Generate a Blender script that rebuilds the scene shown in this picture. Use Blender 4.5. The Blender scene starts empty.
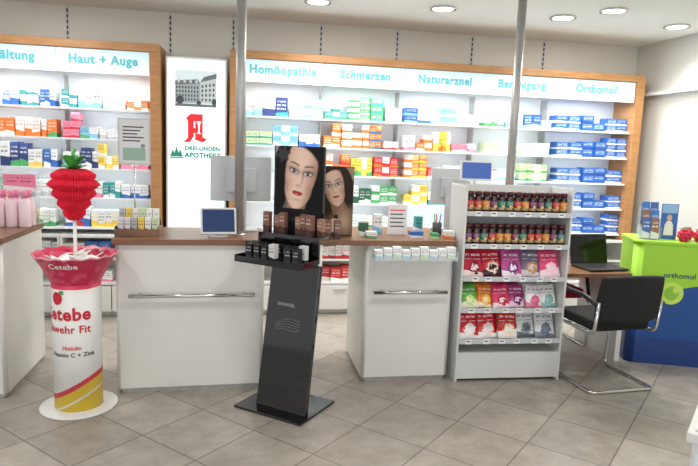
import bpy, bmesh, math, random
from mathutils import Vector, Matrix
random.seed(7)
SC = bpy.context.scene
COL = SC.collection
PI = math.pi
# ---------------------------------------------------------------- camera model
H = 1.53; YAW = math.radians(10.2); PIT = math.radians(7.9); ROLL = 0.037; FPX = 600.0
hf = Vector((math.sin(YAW), math.cos(YAW), 0)); rt = Vector((math.cos(YAW), -math.sin(YAW), 0)); zz = Vector((0, 0, 1))
fw = hf*math.cos(PIT) - zz*math.sin(PIT); up = hf*math.sin(PIT) + zz*math.cos(PIT)
cr, sr = math.cos(ROLL), math.sin(ROLL)
ix = rt*cr + up*sr; iu = -rt*sr + up*cr
CP = Vector((0, 0, H))
def ray(px, py): return ix*(px-349) - iu*(py-233) + fw*FPX
def G(px, py, z=0.0):
    d = ray(px, py); t = (z-H)/d.z; return CP + d*t
def atY(px, py, Y):
    d = ray(px, py); return CP + d*(Y/d.y)
def XZ(px, z, Y):
    py = 150.0
    for _ in range(6):
        p = atY(px, py, Y); py += (p.z-z)*105
    return atY(px, py, Y).x
cd = bpy.data.cameras.new('camera'); cam = bpy.data.objects.new('camera', cd); COL.objects.link(cam)
cd.sensor_width = 36; cd.lens = FPX/698*36; cd.clip_start = 0.05
M3 = Matrix((ix, iu, -fw)).transposed()
cam.matrix_world = Matrix.Translation(CP) @ M3.to_4x4()
SC.camera = cam
try:
    SC.view_settings.view_transform = 'Standard'
except Exception: pass
# ---------------------------------------------------------------- materials
def lin(c):
    return tuple(((v/255)/12.92 if v/255 <= .04045 else ((v/255+.055)/1.055)**2.4) for v in c)
MC = {}
def mat(name, rgb, rough=.5, metal=0, emit=0, alpha=1, spec=None, coat=0):
    if name in MC: return MC[name]
    m = bpy.data.materials.new(name); m.use_nodes = True
    b = m.node_tree.nodes['Principled BSDF']; c = lin(rgb)+(1,)
    b.inputs['Base Color'].default_value = c; b.inputs['Roughness'].default_value = rough
    b.inputs['Metallic'].default_value = metal
    if emit:
        b.inputs['Emission Color'].default_value = c; b.inputs['Emission Strength'].default_value = emit
    if alpha < 1: b.inputs['Alpha'].default_value = alpha
    if coat: b.inputs['Coat Weight'].default_value = coat; b.inputs['Coat Roughness'].default_value = .05
    if spec is not None: b.inputs['Specular IOR Level'].default_value = spec
    MC[name] = m; return m
def nodes(m): return m.node_tree.nodes, m.node_tree.links
def noisy(name, rgb, rgb2, scale=8, rough=.5, stretch=(1,1,1), metal=0, bump=0):
    if name in MC: return MC[name]
    m = mat(name, rgb, rough, metal); n, l = nodes(m); b = n['Principled BSDF']
    tc = n.new('ShaderNodeTexCoord'); mp = n.new('ShaderNodeMapping'); mp.inputs['Scale'].default_value = stretch
    nt = n.new('ShaderNodeTexNoise'); nt.inputs['Scale'].default_value = scale; nt.inputs['Detail'].default_value = 6
    r = n.new('ShaderNodeValToRGB'); r.color_ramp.elements[0].position = .3; r.color_ramp.elements[1].position = .7
    r.color_ramp.elements[0].color = lin(rgb)+(1,); r.color_ramp.elements[1].color = lin(rgb2)+(1,)
    l.new(tc.outputs['Object'], mp.inputs['Vector']); l.new(mp.outputs[0], nt.inputs['Vector'])
    l.new(nt.outputs['Fac'], r.inputs[0]); l.new(r.outputs[0], b.inputs['Base Color'])
    return m
def mth(n, l, op, a, b=None):
    k = n.new('ShaderNodeMath'); k.operation = op
    for i, v in enumerate((a, b)):
        if v is None: continue
        if isinstance(v, (int, float)): k.inputs[i].default_value = v
        else: l.new(v, k.inputs[i])
    return k.outputs[0]
def mixc(n, l, f, a, b):
    k = n.new('ShaderNodeMix'); k.data_type = 'RGBA'
    l.new(f, k.inputs[0])
    for i, v in ((6, a), (7, b)):
        if isinstance(v, tuple): k.inputs[i].default_value = v
        else: l.new(v, k.inputs[i])
    return k.outputs[2]
def pack(c1, c2, ink=(60,60,80), split=.38, rough=.45, diagk=.12, art=None):
    """printed carton: colour c1 above, band c2 below, small print marks, optional round picture"""
    key = 'pack_%s_%s_%s_%s_%s_%s' % (c1, c2, ink, split, diagk, art)
    if key in MC: return MC[key]
    m = mat(key, c1, rough); n, l = nodes(m); b = n['Principled BSDF']
    tc = n.new('ShaderNodeTexCoord'); s = n.new('ShaderNodeSeparateXYZ'); l.new(tc.outputs['Generated'], s.inputs[0])
    X, Z = s.outputs[0], s.outputs[2]
    diag = mth(n, l, 'ADD', Z, mth(n, l, 'MULTIPLY', X, diagk))
    band = mth(n, l, 'LESS_THAN', diag, split)
    mp = n.new('ShaderNodeMapping'); mp.inputs['Scale'].default_value = (9, 1, 2.5); l.new(tc.outputs['Generated'], mp.inputs[0])
    nt = n.new('ShaderNodeTexNoise'); nt.inputs['Scale'].default_value = 2.3; l.new(mp.outputs[0], nt.inputs['Vector'])
    st = mth(n, l, 'GREATER_THAN', mth(n, l, 'SINE', mth(n, l, 'MULTIPLY', Z, 34)), .2)
    a = mth(n, l, 'MULTIPLY', st, mth(n, l, 'GREATER_THAN', nt.outputs['Fac'], .47))
    a = mth(n, l, 'MULTIPLY', a, mth(n, l, 'GREATER_THAN', Z, .62 if art else min(split+.12,.6)))
    a = mth(n, l, 'MULTIPLY', a, mth(n, l, 'LESS_THAN', Z, .88))
    a = mth(n, l, 'MULTIPLY', a, mth(n, l, 'LESS_THAN', X, .85))
    a = mth(n, l, 'MULTIPLY', a, mth(n, l, 'GREATER_THAN', X, .1))
    c = mixc(n, l, band, lin(c1)+(1,), lin(c2)+(1,)); c = mixc(n, l, mth(n, l, 'MULTIPLY', a, .8), c, lin(ink)+(1,))
    if art:
        dx = mth(n, l, 'SUBTRACT', X, .55); dz = mth(n, l, 'MULTIPLY', mth(n, l, 'SUBTRACT', Z, .33), 1.2)
        d = mth(n, l, 'ADD', mth(n, l, 'MULTIPLY', dx, dx), mth(n, l, 'MULTIPLY', dz, dz))
        n2 = n.new('ShaderNodeTexNoise'); n2.inputs['Scale'].default_value = 7; l.new(tc.outputs['Generated'], n2.inputs['Vector'])
        d = mth(n, l, 'ADD', d, mth(n, l, 'MULTIPLY', mth(n, l, 'SUBTRACT', n2.outputs['Fac'], .5), .16))
        c = mixc(n, l, mth(n, l, 'LESS_THAN', d, .07), c, lin(art)+(1,))
        c = mixc(n, l, mth(n, l, 'LESS_THAN', d, .025), c, lin(c2)+(1,))
    l.new(c, b.inputs['Base Color']); return m
white = mat('white_laminate', (228,228,224), .35)
rackw = mat('rack_grey_white', (214,216,214), .4)
cwhite = noisy('counter_front', (223,222,216), (229,228,223), 3, .35)
offw = mat('shelf_white', (232,236,237), .4)
backp = mat('back_panel_white', (229,235,239), .5)
wood = noisy('light_wood', (168,118,70), (190,140,90), 6, .45, (1,1,6))
brown = noisy('counter_top_wood', (112,76,50), (140,98,68), 5, .3, (1,7,7))
chrome = mat('chrome', (215,215,215), .18, 1)
steel = noisy('brushed_steel', (168,168,166), (188,188,185), 20, .4, (1,1,.1), .6)
gloss = mat('black_gloss', (12,12,14), .08, 0, coat=.8)
blk = mat('black_plastic', (22,22,24), .45)
fab = noisy('black_fabric', (20,20,22), (34,34,36), 60, .9)
burg = noisy('burgundy_fabric', (135,18,36), (160,28,46), 60, .9)
greyp = mat('light_grey_plastic', (198,201,204), .4)
dgrey = mat('dark_grey', (70,72,76), .5)
acry = mat('clear_acrylic', (225,235,240), .08, alpha=.28)
tealE = mat('teal_print_lit', (96,188,202), .5, emit=.15)
redp = mat('red_print', (215,30,40), .5, emit=.35)
greenp = mat('green_print', (24,134,118), .5, emit=.2)
inkm = mat('black_ink', (30,30,34), .5)
paper = mat('white_paper', (240,240,238), .6)
# ---------------------------------------------------------------- mesh builder
class MB:
    def __init__(s): s.v = []; s.f = []; s.m = []; s.s = []
    def add(s, vs, fs, m=0, sm=False, M=None):
        o = len(s.v)
        s.v += [tuple(M @ Vector(p)) if M else tuple(p) for p in vs]
        for f in fs: s.f.append([i+o for i in f]); s.m.append(m); s.s.append(sm)
        return s
    def box(s, x0, x1, y0, y1, z0, z1, m=0, M=None):
        vs = [(x,y,z) for z in (z0,z1) for y in (y0,y1) for x in (x0,x1)]
        return s.add(vs, [(0,2,3,1),(4,5,7,6),(0,1,5,4),(2,6,7,3),(0,4,6,2),(1,3,7,5)], m, False, M)
    def lathe(s, prof, n=32, c=(0,0), m=0, sm=True, M=None, a0=0, cap=True):
        vs = []; k = len(prof)
        for i in range(n):
            a = a0+2*PI*i/n
            for r, z in prof: vs.append((c[0]+r*math.cos(a), c[1]+r*math.sin(a), z))
        fs = [(i*k+j, ((i+1)%n)*k+j, ((i+1)%n)*k+j+1, i*k+j+1) for i in range(n) for j in range(k-1)]
        s.add(vs, fs, m, sm, M)
        o = len(s.v)-len(vs)
        if cap:
            for j, rev in ((0, True), (k-1, False)):
                if prof[j][0] > 1e-5:
                    ring = [o+i*k+j for i in range(n)]
                    s.f.append(ring[::-1] if rev else ring); s.m.append(m); s.s.append(False)
        return s
    def tube(s, pts, r, n=12, m=0, r2=None):
        pts = [Vector(p) for p in pts]; N = len(pts); vs = []; prev = None
        for i, p in enumerate(pts):
            t = (pts[min(i+1,N-1)]-pts[max(i-1,0)]).normalized()
            if prev is None:
                a = Vector((0,0,1)) if abs(t.z) < .9 else Vector((1,0,0)); u = t.cross(a).normalized()
            else: u = (prev - t*prev.dot(t)).normalized()
            prev = u; w = t.cross(u); rr = r if r2 is None else r+(r2-r)*i/(N-1)
            for k in range(n):
                an = 2*PI*k/n; vs.append(p+u*math.cos(an)*rr+w*math.sin(an)*rr)
        fs = [(i*n+k, i*n+(k+1)%n, (i+1)*n+(k+1)%n, (i+1)*n+k) for i in range(N-1) for k in range(n)]
        s.add(vs, fs, m, True); o = len(s.v)-len(vs)
        s.f.append([o+k for k in range(n)][::-1]); s.m.append(m); s.s.append(False)
        s.f.append([o+(N-1)*n+k for k in range(n)]); s.m.append(m); s.s.append(False)
        return s
    def sphere(s, c, r, m=0, n=12, k=8, sc=(1,1,1)):
        vs = [(c[0], c[1], c[2]-r*sc[2])]
        for j in range(1, k):
            ph = -PI/2+PI*j/k
            for i in range(n):
                a = 2*PI*i/n
                vs.append((c[0]+r*sc[0]*math.cos(ph)*math.cos(a), c[1]+r*sc[1]*math.cos(ph)*math.sin(a), c[2]+r*sc[2]*math.sin(ph)))
        vs.append((c[0], c[1], c[2]+r*sc[2])); fs = []
        for i in range(n):
            fs.append((0, 1+(i+1)%n, 1+i)); fs.append((len(vs)-1, 1+(k-2)*n+i, 1+(k-2)*n+(i+1)%n))
            for j in range(k-2): fs.append((1+j*n+i, 1+j*n+(i+1)%n, 1+(j+1)*n+(i+1)%n, 1+(j+1)*n+i))
        return s.add(vs, fs, m, True)
    def flat(s, pts, y, m=0):            # polygon in the XZ plane, seen from -Y
        return s.add([(x, y, z) for x, z in pts], [list(range(len(pts)))], m)
    def ell(s, cx, cz, rx, rz, y, m=0, n=28, rot=0):
        P = []
        for i in range(n):
            a = 2*PI*i/n; x, z = rx*math.cos(a), rz*math.sin(a)
            P.append((cx+x*math.cos(rot)-z*math.sin(rot), cz+x*math.sin(rot)+z*math.cos(rot)))
        return s.flat(P, y, m)
    def prism(s, pts, z0, z1, m=0):      # footprint polygon extruded up
        n = len(pts); vs = [(x,y,z0) for x,y in pts]+[(x,y,z1) for x,y in pts]
        s.add(vs, [tuple(range(n))[::-1], tuple(range(n, 2*n))], m)
        o = len(s.v)-2*n
        for i in range(n):
            s.f.append([o+i, o+(i+1)%n, o+n+(i+1)%n, o+n+i]); s.m.append(m); s.s.append(n > 8 and (Vector(pts[i])-Vector(pts[(i+1)%n])).length < .05)
        return s
    def mesh(s, name, mats, bevel=0, seg=2):
        me = bpy.data.meshes.new(name); me.from_pydata(s.v, [], s.f)
        for x in (mats if isinstance(mats, (list, tuple)) else [mats]): me.materials.append(x)
        for p, m, sm in zip(me.polygons, s.m, s.s): p.material_index = m; p.use_smooth = sm
        if bevel:
            bm = bmesh.new(); bm.from_mesh(me)
            es = [e for e in bm.edges if len(e.link_faces) == 2 and e.calc_face_angle(0) > .6]
            bmesh.ops.bevel(bm, geom=es, offset=bevel, segments=seg, affect='EDGES', profile=.5)
            bm.to_mesh(me); bm.free()
        me.update(); return me
    def build(s, name, mats, parent=None, bevel=0, seg=2, loc=None, rz=0, rot=None):
        o = bpy.data.objects.new(name, s.mesh(name, mats, bevel, seg)); COL.objects.link(o)
        if parent: o.parent = parent
        if loc is not None: o.location = loc
        if rz: o.rotation_euler.z = rz
        if rot: o.rotation_euler = rot
        return o
def tag(o, label, cat, group=None):
    o['label'] = label; o['category'] = cat
    if group: o['group'] = group
    return o
def thing(name, label, cat, loc=(0,0,0), rz=0, group=None):
    o = bpy.data.objects.new(name, None); COL.objects.link(o); o.empty_display_size = .05
    o.location = loc; o.rotation_euler = (0,0,rz); return tag(o, label, cat, group)
def struct(o): o['kind'] = 'structure'; return o
def dup(root, loc, rz=0, label=None, group=None):
    r = root.copy(); COL.objects.link(r); r.location = loc; r.rotation_euler.z = rz
    if label: r['label'] = label
    if group: r['group'] = group
    for ch in list(root.children):
        c = ch.copy(); COL.objects.link(c); c.parent = r
        for g in list(ch.children):
            d = g.copy(); COL.objects.link(d); d.parent = c
    return r
def text(body, size, m, parent, loc=(0,0,0), rz=0, align='CENTER', bold=0, cyl=None, name='lettering', sx=1, tilt=0):
    cu = bpy.data.curves.new('t', 'FONT'); cu.body = body; cu.size = size; cu.align_x = align; cu.align_y = 'CENTER'
    cu.offset = bold*size; cu.resolution_u = 3; cu.space_character = 1+bold*2.4
    ob = bpy.data.objects.new('t', cu); COL.objects.link(ob)
    bpy.context.view_layer.update()
    me = bpy.data.meshes.new_from_object(ob.evaluated_get(bpy.context.evaluated_depsgraph_get()))
    bpy.data.objects.remove(ob)
    for v in me.vertices:
        x, y = v.co.x*sx, v.co.y
        if cyl: v.co = (cyl*math.sin(x/cyl), -cyl*math.cos(x/cyl), y)
        else: v.co = (x, 0, y)
    me.materials.clear(); me.materials.append(m); me.name = name
    o = bpy.data.objects.new(name, me); COL.objects.link(o); o.parent = parent; o.location = loc; o.rotation_euler = (tilt,0,rz)
    return o
# ---------------------------------------------------------------- room
CZ = 2.69; WY = 5.82; RX = 4.02
fm = mat('floor_tile', (168,161,152), .34); n, l = nodes(fm); b = n['Principled BSDF']
tc = n.new('ShaderNodeTexCoord'); mp = n.new('ShaderNodeMapping'); mp.inputs['Rotation'].default_value = (0,0,math.radians(45)); mp.inputs['Location'].default_value = (.1,.2,0)
br = n.new('ShaderNodeTexBrick'); br.offset = 0; br.squash = 1
for k, v in (('Scale',1),('Mortar Size',.004),('Mortar Smooth',.1),('Bias',0),('Brick Width',.41),('Row Height',.41)): br.inputs[k].default_value = v
br.inputs['Color1'].default_value = lin((181,174,165))+(1,); br.inputs['Color2'].default_value = lin((161,154,145))+(1,); br.inputs['Mortar'].default_value = lin((116,110,104))+(1,)
nt = n.new('ShaderNodeTexNoise'); nt.inputs['Scale'].default_value = 7; nt.inputs['Detail'].default_value = 10; nt.inputs['Roughness'].default_value = .72
l.new(tc.outputs['Object'], mp.inputs[0]); l.new(mp.outputs[0], br.inputs['Vector']); l.new(tc.outputs['Object'], nt.inputs['Vector'])
r = n.new('ShaderNodeValToRGB'); r.color_ramp.elements[0].color = (.70,.69,.67,1); r.color_ramp.elements[1].color = (1.06,1.06,1.05,1); r.color_ramp.elements[0].position=.32; r.color_ramp.elements[1].position=.68
l.new(nt.outputs['Fac'], r.inputs[0])
mx = n.new('ShaderNodeMix'); mx.data_type = 'RGBA'; mx.blend_type = 'MULTIPLY'; mx.inputs[0].default_value = 1
l.new(br.outputs['Color'], mx.inputs[6]); l.new(r.outputs[0], mx.inputs[7]); l.new(mx.outputs[2], b.inputs['Base Color'])
struct(MB().box(-4.5,RX+.1,-3,WY+.1,-.1,0).build('floor', fm))
ceil = noisy('ceiling_paint', (228,228,226), (233,233,231), 2, .8)
struct(MB().box(-4.5,RX+.1,-3,WY+.1,CZ,CZ+.1).build('ceiling', ceil))
wallm = noisy('wall_panels', (210,207,198), (216,213,204), 2, .6)
struct(MB().box(-4.5,RX,WY,WY+.1,0,CZ).build('wall_back', wallm))
wr = noisy('right_wall_paint', (204,203,197), (209,208,202), 2, .7)
struct(MB().box(RX,RX+.1,-3,WY+.1,0,CZ).build('wall_right', wr))
struct(MB().box(RX-.06,RX,3.2,WY,2.17,2.20).box(RX-.05,RX,3.2,WY,.0,.07).build('trim_1', offw))
# slotted black wall strips in the seams above the shelving
BX = [-2.27,-1.53,-.79]; BX2 = [-.03,.71,1.45,2.21,2.97,3.78]
slot = mat('slot_black', (25,25,28), .5)
for i, x in enumerate([-2.27,-1.53,-.66,-.10,.71,1.45,2.21,2.97]):
    mb = MB()
    for k in range(7): mb.box(x-.006,x+.006,WY-.008,WY,2.345+k*.048,2.375+k*.048)
    mb.box(x-.012,x+.012,WY-.004,WY,2.3,CZ,1)
    struct(mb.build('trim_%d' % (i+2), [slot, greyp]))
# downlights
dl = mat('lamp_glow', (255,250,240), .5, emit=6)
for i, (px, py, lb) in enumerate([(318,1,'round recessed ceiling downlight above the lit pharmacy panel side, furthest left'),(443,8,'round recessed ceiling downlight above the Schmerzen and Naturarznei signs'),
        (563,17,'round recessed ceiling downlight just right of the second steel pole'),(614,10,'bright round ceiling downlight, nearer the camera right of the second pole'),(677,26,'round recessed ceiling downlight beside the right wall, rightmost of all')]):
    p = G(px, py, CZ)
    t = thing('downlight', lb, 'ceiling light', (p.x, p.y, CZ-.014))
    MB().lathe([(.086,.014),(.104,.014),(.108,.006),(.106,.0),(.086,.0),(.086,.014)],32,cap=False).build('trim_ring', chrome, t)
    MB().lathe([(.0,.004),(.085,.004),(.085,.013),(0,.013)],32).build('diffuser', dl, t)
    ld = bpy.data.lights.new('downlight_lamp','SPOT'); ld.energy = 62; ld.spot_size = 2.3; ld.spot_blend = .8; ld.shadow_soft_size = .08; ld.color=(1,.96,.91)
    lo = bpy.data.objects.new('downlight_lamp', ld); COL.objects.link(lo); lo.location = (p.x,p.y,CZ-.03)
def area(name, loc, rot, sx, sy, e, col=(1,1,1)):
    ld = bpy.data.lights.new(name,'AREA'); ld.shape='RECTANGLE'; ld.size=sx; ld.size_y=sy; ld.energy=e; ld.color=col
    o = bpy.data.objects.new(name, ld); COL.objects.link(o); o.location=loc; o.rotation_euler=rot; return o
area('front_fill', (0,-2.8,1.6), (math.radians(88),0,0), 6, 2.4, 78, (.97,.985,1))  # broad fill light added behind the camera; no window is built there
for k, (x,y) in enumerate([(-1.6,2.2),(.9,2.2),(3,2.4),(-1.6,4.6),(.9,4.6),(3.1,4.7)]):
    area('ceiling_fill', (x,y,CZ-.02), (0,0,0), .4, .4, 18, (1,.98,.94))  # soft fill added below the ceiling, without fixtures, apart from the downlights
w = bpy.data.worlds.new('world'); SC.world = w; w.use_nodes = True
w.node_tree.nodes['Background'].inputs[0].default_value = (.96,.975,1,1); w.node_tree.nodes['Background'].inputs[1].default_value = .72
# ---------------------------------------------------------------- wall shelving
S = [1.80,1.545,1.29,1.035,.78]
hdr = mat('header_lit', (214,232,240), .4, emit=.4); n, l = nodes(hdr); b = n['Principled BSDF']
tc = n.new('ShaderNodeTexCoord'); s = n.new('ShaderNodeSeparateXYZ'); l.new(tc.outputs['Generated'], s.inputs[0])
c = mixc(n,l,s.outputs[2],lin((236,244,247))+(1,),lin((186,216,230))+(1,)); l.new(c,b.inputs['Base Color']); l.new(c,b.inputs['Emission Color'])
FY = 5.45
def shelving(label, x0, x1, bays, names):
    t = thing('shelving_unit', label, 'shelving', ((x0+x1)/2, FY, .72)); ox = (x0+x1)/2
    L = lambda x: x-ox
    MB().box(L(x0),L(x1),-.02,.35,1.565,1.63).box(L(x0),L(x0)+.085,-.02,.35,0,1.565).box(L(x1)-.085,L(x1),-.02,.35,0,1.565).build('frame', wood, t, .004)
    MB().box(L(x0)+.085,L(x1)-.085,.335,.35,0,1.565).build('back_panel', backp, t)
    for i in range(len(bays)-1):
        a, c = bays[i]+.004, bays[i+1]-.004
        a = max(a, x0+.087); c = min(c, x1-.087)
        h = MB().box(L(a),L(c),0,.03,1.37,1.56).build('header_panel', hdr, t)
        text(names[i], .100, tealE, h, ((L(a)+L(c))/2, -.002, 1.475), bold=.045, sx=.96)
        for z in S: MB().box(L(a),L(c),.02,.335,z-.72-.016,z-.72).build('shelf', offw, t)
        area('shelf_fill', ((a+c)/2, FY+.05, 2.08), (math.radians(4),0,0), .6, .03, 3.8, (.95,.98,1))  # added area light carrying the lit header's glow down the bay
        for z in S[:4]: area('shelf_fill', ((a+c)/2, FY+.06, z-.022), (math.radians(25),0,0), .6, .02, .85, (.95,.98,1))  # added fill under the boards to brighten the stock, no fitting there
    for bx in bays[1:-1]: MB().box(L(bx)-.004,L(bx)+.004,.2,.335,0,1.365).build('upright', steel, t)
    return t
shelving('wooden framed wall shelving at left under the Haut + Auge header sign', -2.36,-.70, BX, ['Erkältung','Haut + Auge'])
shelving('long wooden framed wall shelving with five lit header signs, right of the lit panel', -.12,3.87, BX2, ['Homöopathie','Schmerzen','Naturarznei','Beruhigung','Orthomol.'])
# base cabinets
bayname = ['in the leftmost wall bay','under the Haut + Auge sign','under the lit pharmacy panel','under the Homöopathie sign','under the Schmerzen sign','under the Naturarznei sign','under the Beruhigung sign','in the rightmost wall bay']
allb = [(-2.36,-1.53),(-1.53,-.70),(-.70,-.12),(-.12,.71),(.71,1.45),(1.45,2.21),(2.21,2.97),(2.97,3.87)]
for i, (a, c) in enumerate(allb):
    t = thing('base_cabinet', 'white low cabinet with drawers and an open shelf, '+bayname[i], 'cabinet', ((a+c)/2, 5.40, 0)); hw = (c-a)/2-.002
    MB().box(-hw,-hw+.018,0,.4,.04,.7).box(hw-.018,hw,0,.4,.04,.7).box(-hw+.018,hw-.018,.385,.4,.04,.7).box(-hw+.018,hw-.018,.01,.385,.28,.3).box(-hw+.018,hw-.018,.03,.385,.50,.515).box(-hw,hw,0,.4,.7,.72).box(-hw+.018,hw-.018,.02,.385,.04,.06).box(-hw,hw,.05,.4,0,.04).build('body', white, t)
    for k in (0,1):
        xa = -hw+.004+k*hw; d = MB().box(xa,xa+hw-.008,-.018,-.001,.05,.275).build('drawer', white, t, .003)
        MB().box(xa+hw/2-.06,xa+hw/2+.06,-.03,-.0185,.235,.245).build('handle', chrome, d)
# lit pharmacy panel
t = thing('lightbox', 'tall lit white panel with building photo and large red letter A', 'sign', (-.405, 5.5, .722))
MB().box(-.26,.26,0,.12,0,1.55).build('housing', white, t, .004)
panel = mat('lightbox_face', (230,246,247), .3, emit=.6)
MB().box(-.245,.245,-.006,0,.02,1.53).build('lit_face', panel, t)
g1 = mat('photo_sky', (205,218,222), .5, emit=.4); g2 = mat('photo_wall', (150,160,163), .5, emit=.3); g3 = mat('photo_dark', (62,74,78), .5, emit=.15); g4 = mat('photo_light', (182,190,190), .5, emit=.35); g5 = mat('photo_roof', (105,112,116), .5, emit=.2)
mb = MB(); y = -.008
mb.flat([(-.18,1.13),(.17,1.13),(.17,1.44),(-.18,1.44)], y, 0)
mb.flat([(-.18,1.16),(.03,1.16),(.03,1.33),(-.18,1.31)], y-.001, 1)
mb.flat([(-.18,1.31),(.03,1.33),(.01,1.365),(-.18,1.345)], y-.0012, 4)
mb.flat([(.03,1.16),(.17,1.16),(.17,1.38),(.03,1.34)], y-.001, 3)
mb.flat([(.03,1.34),(.17,1.38),(.17,1.42),(.06,1.385)], y-.0012, 4)
for q in range(4): mb.flat([(-.16+q*.05,1.33),(-.14+q*.05,1.33),(-.14+q*.05,1.352),(-.15+q*.05,1.362),(-.16+q*.05,1.352)], y-.0016, 3)
for r_ in range(4):
    for c_ in range(8): mb.flat([(-.172+c_*.025,1.18+r_*.034),(-.16+c_*.025,1.18+r_*.034),(-.16+c_*.025,1.20+r_*.034),(-.172+c_*.025,1.20+r_*.034)], y-.002, 2)
    for c_ in range(4): mb.flat([(.042+c_*.032,1.18+r_*(.038+.002*c_)),(.056+c_*.032,1.18+r_*(.038+.002*c_)),(.056+c_*.032,1.203+r_*(.038+.002*c_)),(.042+c_*.032,1.203+r_*(.038+.002*c_))], y-.002, 2)
mb.flat([(-.18,1.13),(.17,1.13),(.17,1.15),(-.18,1.155)], y-.001, 4)
mb.ell(-.14,1.185,.034,.035,y-.003,2).ell(.15,1.175,.02,.03,y-.003,2).ell(.02,1.165,.02,.018,y-.003,2)
mb.build('building_photo', [g1,g2,g3,g4,g5], t)
mb = MB(); zc = .945; xc = -.005
def Q(P, yy, m=0): mb.flat([(xc+a, zc+c) for a, c in P], yy, m)
Q([(-.045,.122),(.058,.122),(.058,.06),(-.068,.06),(-.085,.085)], y)                                # broad shoulder
Q([(-.068,.07),(-.018,.07),(-.018,-.07),(-.05,-.122),(-.105,-.122),(-.068,-.085)], y-.0003)         # left leg
Q([(-.006,.122),(.058,.122),(.058,-.078),(.098,-.092),(.06,-.122),(-.006,-.10)], y-.0006)           # right leg
Q([(-.03,.0),(.01,.0),(.01,-.04),(-.03,-.04)], y-.0009)
Q([(.004,.06),(.048,.06),(.034,.03),(.031,-.03),(.044,-.048),(.008,-.048),(.021,-.03),(.018,.03)], y-.0012, 1)
mb.build('red_letter_emblem', [redp, panel], t)
mb = MB()
for k, (x, h) in enumerate(((-.20,.065),(-.17,.09),(-.14,.065))): mb.flat([(x-.024,.695),(x+.024,.695),(x,.695+h)], y-.0002*k, 0)
mb.flat([(-.226,.68),(-.114,.68),(-.114,.69),(-.226,.69)], y, 0)
mb.build('tree_emblem', greenp, t)
text('DREI-LINDEN', .047, greenp, t, (-.10,-.009,.768), bold=.035, align='LEFT'); text('APOTHEKE', .060, greenp, t, (-.10,-.009,.708), bold=.035, align='LEFT', sx=.97)
# ---------------------------------------------------------------- products on the wall shelves
Wt=(236,237,236); OR=(236,126,52); RD=(202,52,56); BL=(54,106,182); LB=(135,195,226); GR=(78,166,104); TL=(56,152,152); YE=(240,208,86); PK=(234,134,162); NV=(46,62,116); DG=(40,96,70); GY=(186,190,195); PG=(198,222,175)
boxcache = {}
DEP = .13
def boxmesh(w, h, c1, c2, split, d=DEP, dk=.12, ink=(60,60,80), nm='medicine_box'):
    k = (w, h, c1, c2, split, d, dk, ink, nm)
    if k not in boxcache:
        boxcache[k] = MB().box(-w/2,w/2,0,d,0,h).mesh(nm, pack(c1, c2, ink, split=split, diagk=dk))
    return boxcache[k]
shn = ['top shelf','second shelf','third shelf','fourth shelf','fifth shelf']
def row(bay, sh, segs, zov=None, Y=5.50, shname=None, grow=1.5, wf=.8, nm='medicine_box', cat='medicine box'):
    z = S[sh] if zov is None else zov
    lim = allb[bay]
    for q_, (p0, p1, c1, c2, w_, h_, n_, desc) in enumerate(segs):
        x0, x1 = max(XZ(p0, z, Y), lim[0]+.09 if bay in (0,3) else lim[0]+.012), min(XZ(p1, z, Y), lim[1]-(.09 if bay in (1,7) else .012))
        w_ = w_*wf
        wid = x1-x0; cnt = max(1, int(wid/(w_+.003)+.5)); w2 = round(wid/cnt-.003, 3); w2 = min(w2, w_*1.35)
        g_ = min(grow, (.212 if zov is None else .17)/(h_*n_)); h_ = round(h_*g_, 4)
        acc = c2 if c1 in (Wt, GY) else c1
        ik = (235,235,235) if sum(c1) < 430 else acc if sum(acc) < 500 else (70,70,90)
        third = boxmesh(w2, h_, Wt, acc, .42, DEP, .05, acc) if nm == 'medicine_box' else boxmesh(w2, h_, c1, c2, .3, ink=ik)
        mes = [boxmesh(w2, h_, c1, c2, .34 if h_ > .05 else .5, ink=ik), boxmesh(w2, h_, c1, c2, .2, DEP, -.06, ik), third]
        where = bayname[bay]
        lb = '%s on the %s %s' % (desc, shname or shn[sh], where)
        grp = lb.replace(' box', ' boxes', 1)
        hs = [random.uniform(.78,1) for _ in range(3)]
        for i in range(cnt):
            k_ = n_ if random.random() < .8 else max(1, n_-1)
            dy = random.uniform(0, .04); me = mes[(0,2,1,0,2,1)[(i+sh*2+q_) % 6]]
            for j in range(k_):
                o = bpy.data.objects.new(nm, me); COL.objects.link(o)
                o.location = (x0+(i+.5)*(wid/cnt), Y+dy+random.uniform(0,.004), z+j*h_)
                if n_ == 1: o.scale.z = hs[(i//2) % 3]
                tag(o, lb, cat, grp)
# left unit
row(0,0,[(1,18,GY,BL,.07,.11,1,'grey and blue medicine box'),(19,38,Wt,TL,.06,.06,2,'white and teal medicine box'),(39,55,BL,Wt,.05,.11,1,'narrow blue medicine box')])
row(1,0,[(59,76,TL,Wt,.07,.05,2,'teal medicine box'),(77,101,Wt,LB,.065,.11,1,'tall white and light blue medicine box'),(102,125,Wt,GY,.07,.075,1,'white and grey medicine box'),(126,148,OR,Wt,.075,.06,1,'low orange medicine box')])
row(0,1,[(-5,14,OR,Wt,.07,.12,1,'tall orange medicine box'),(15,40,Wt,OR,.085,.11,1,'white and orange medicine box'),(41,56,OR,GR,.055,.11,1,'orange and green medicine box')])
row(1,1,[(59,79,PK,RD,.085,.065,3,'pink and red stacked medicine box'),(80,98,LB,GR,.07,.08,1,'light blue and green medicine box'),(99,120,Wt,GY,.075,.06,1,'low white medicine box'),(121,148,Wt,LB,.08,.12,1,'white and pale blue medicine box')])
row(0,2,[(0,27,NV,GR,.075,.14,1,'navy and green medicine box'),(28,42,Wt,YE,.06,.1,1,'white and yellow medicine box'),(43,56,BL,Wt,.06,.12,1,'blue medicine box')])
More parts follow.
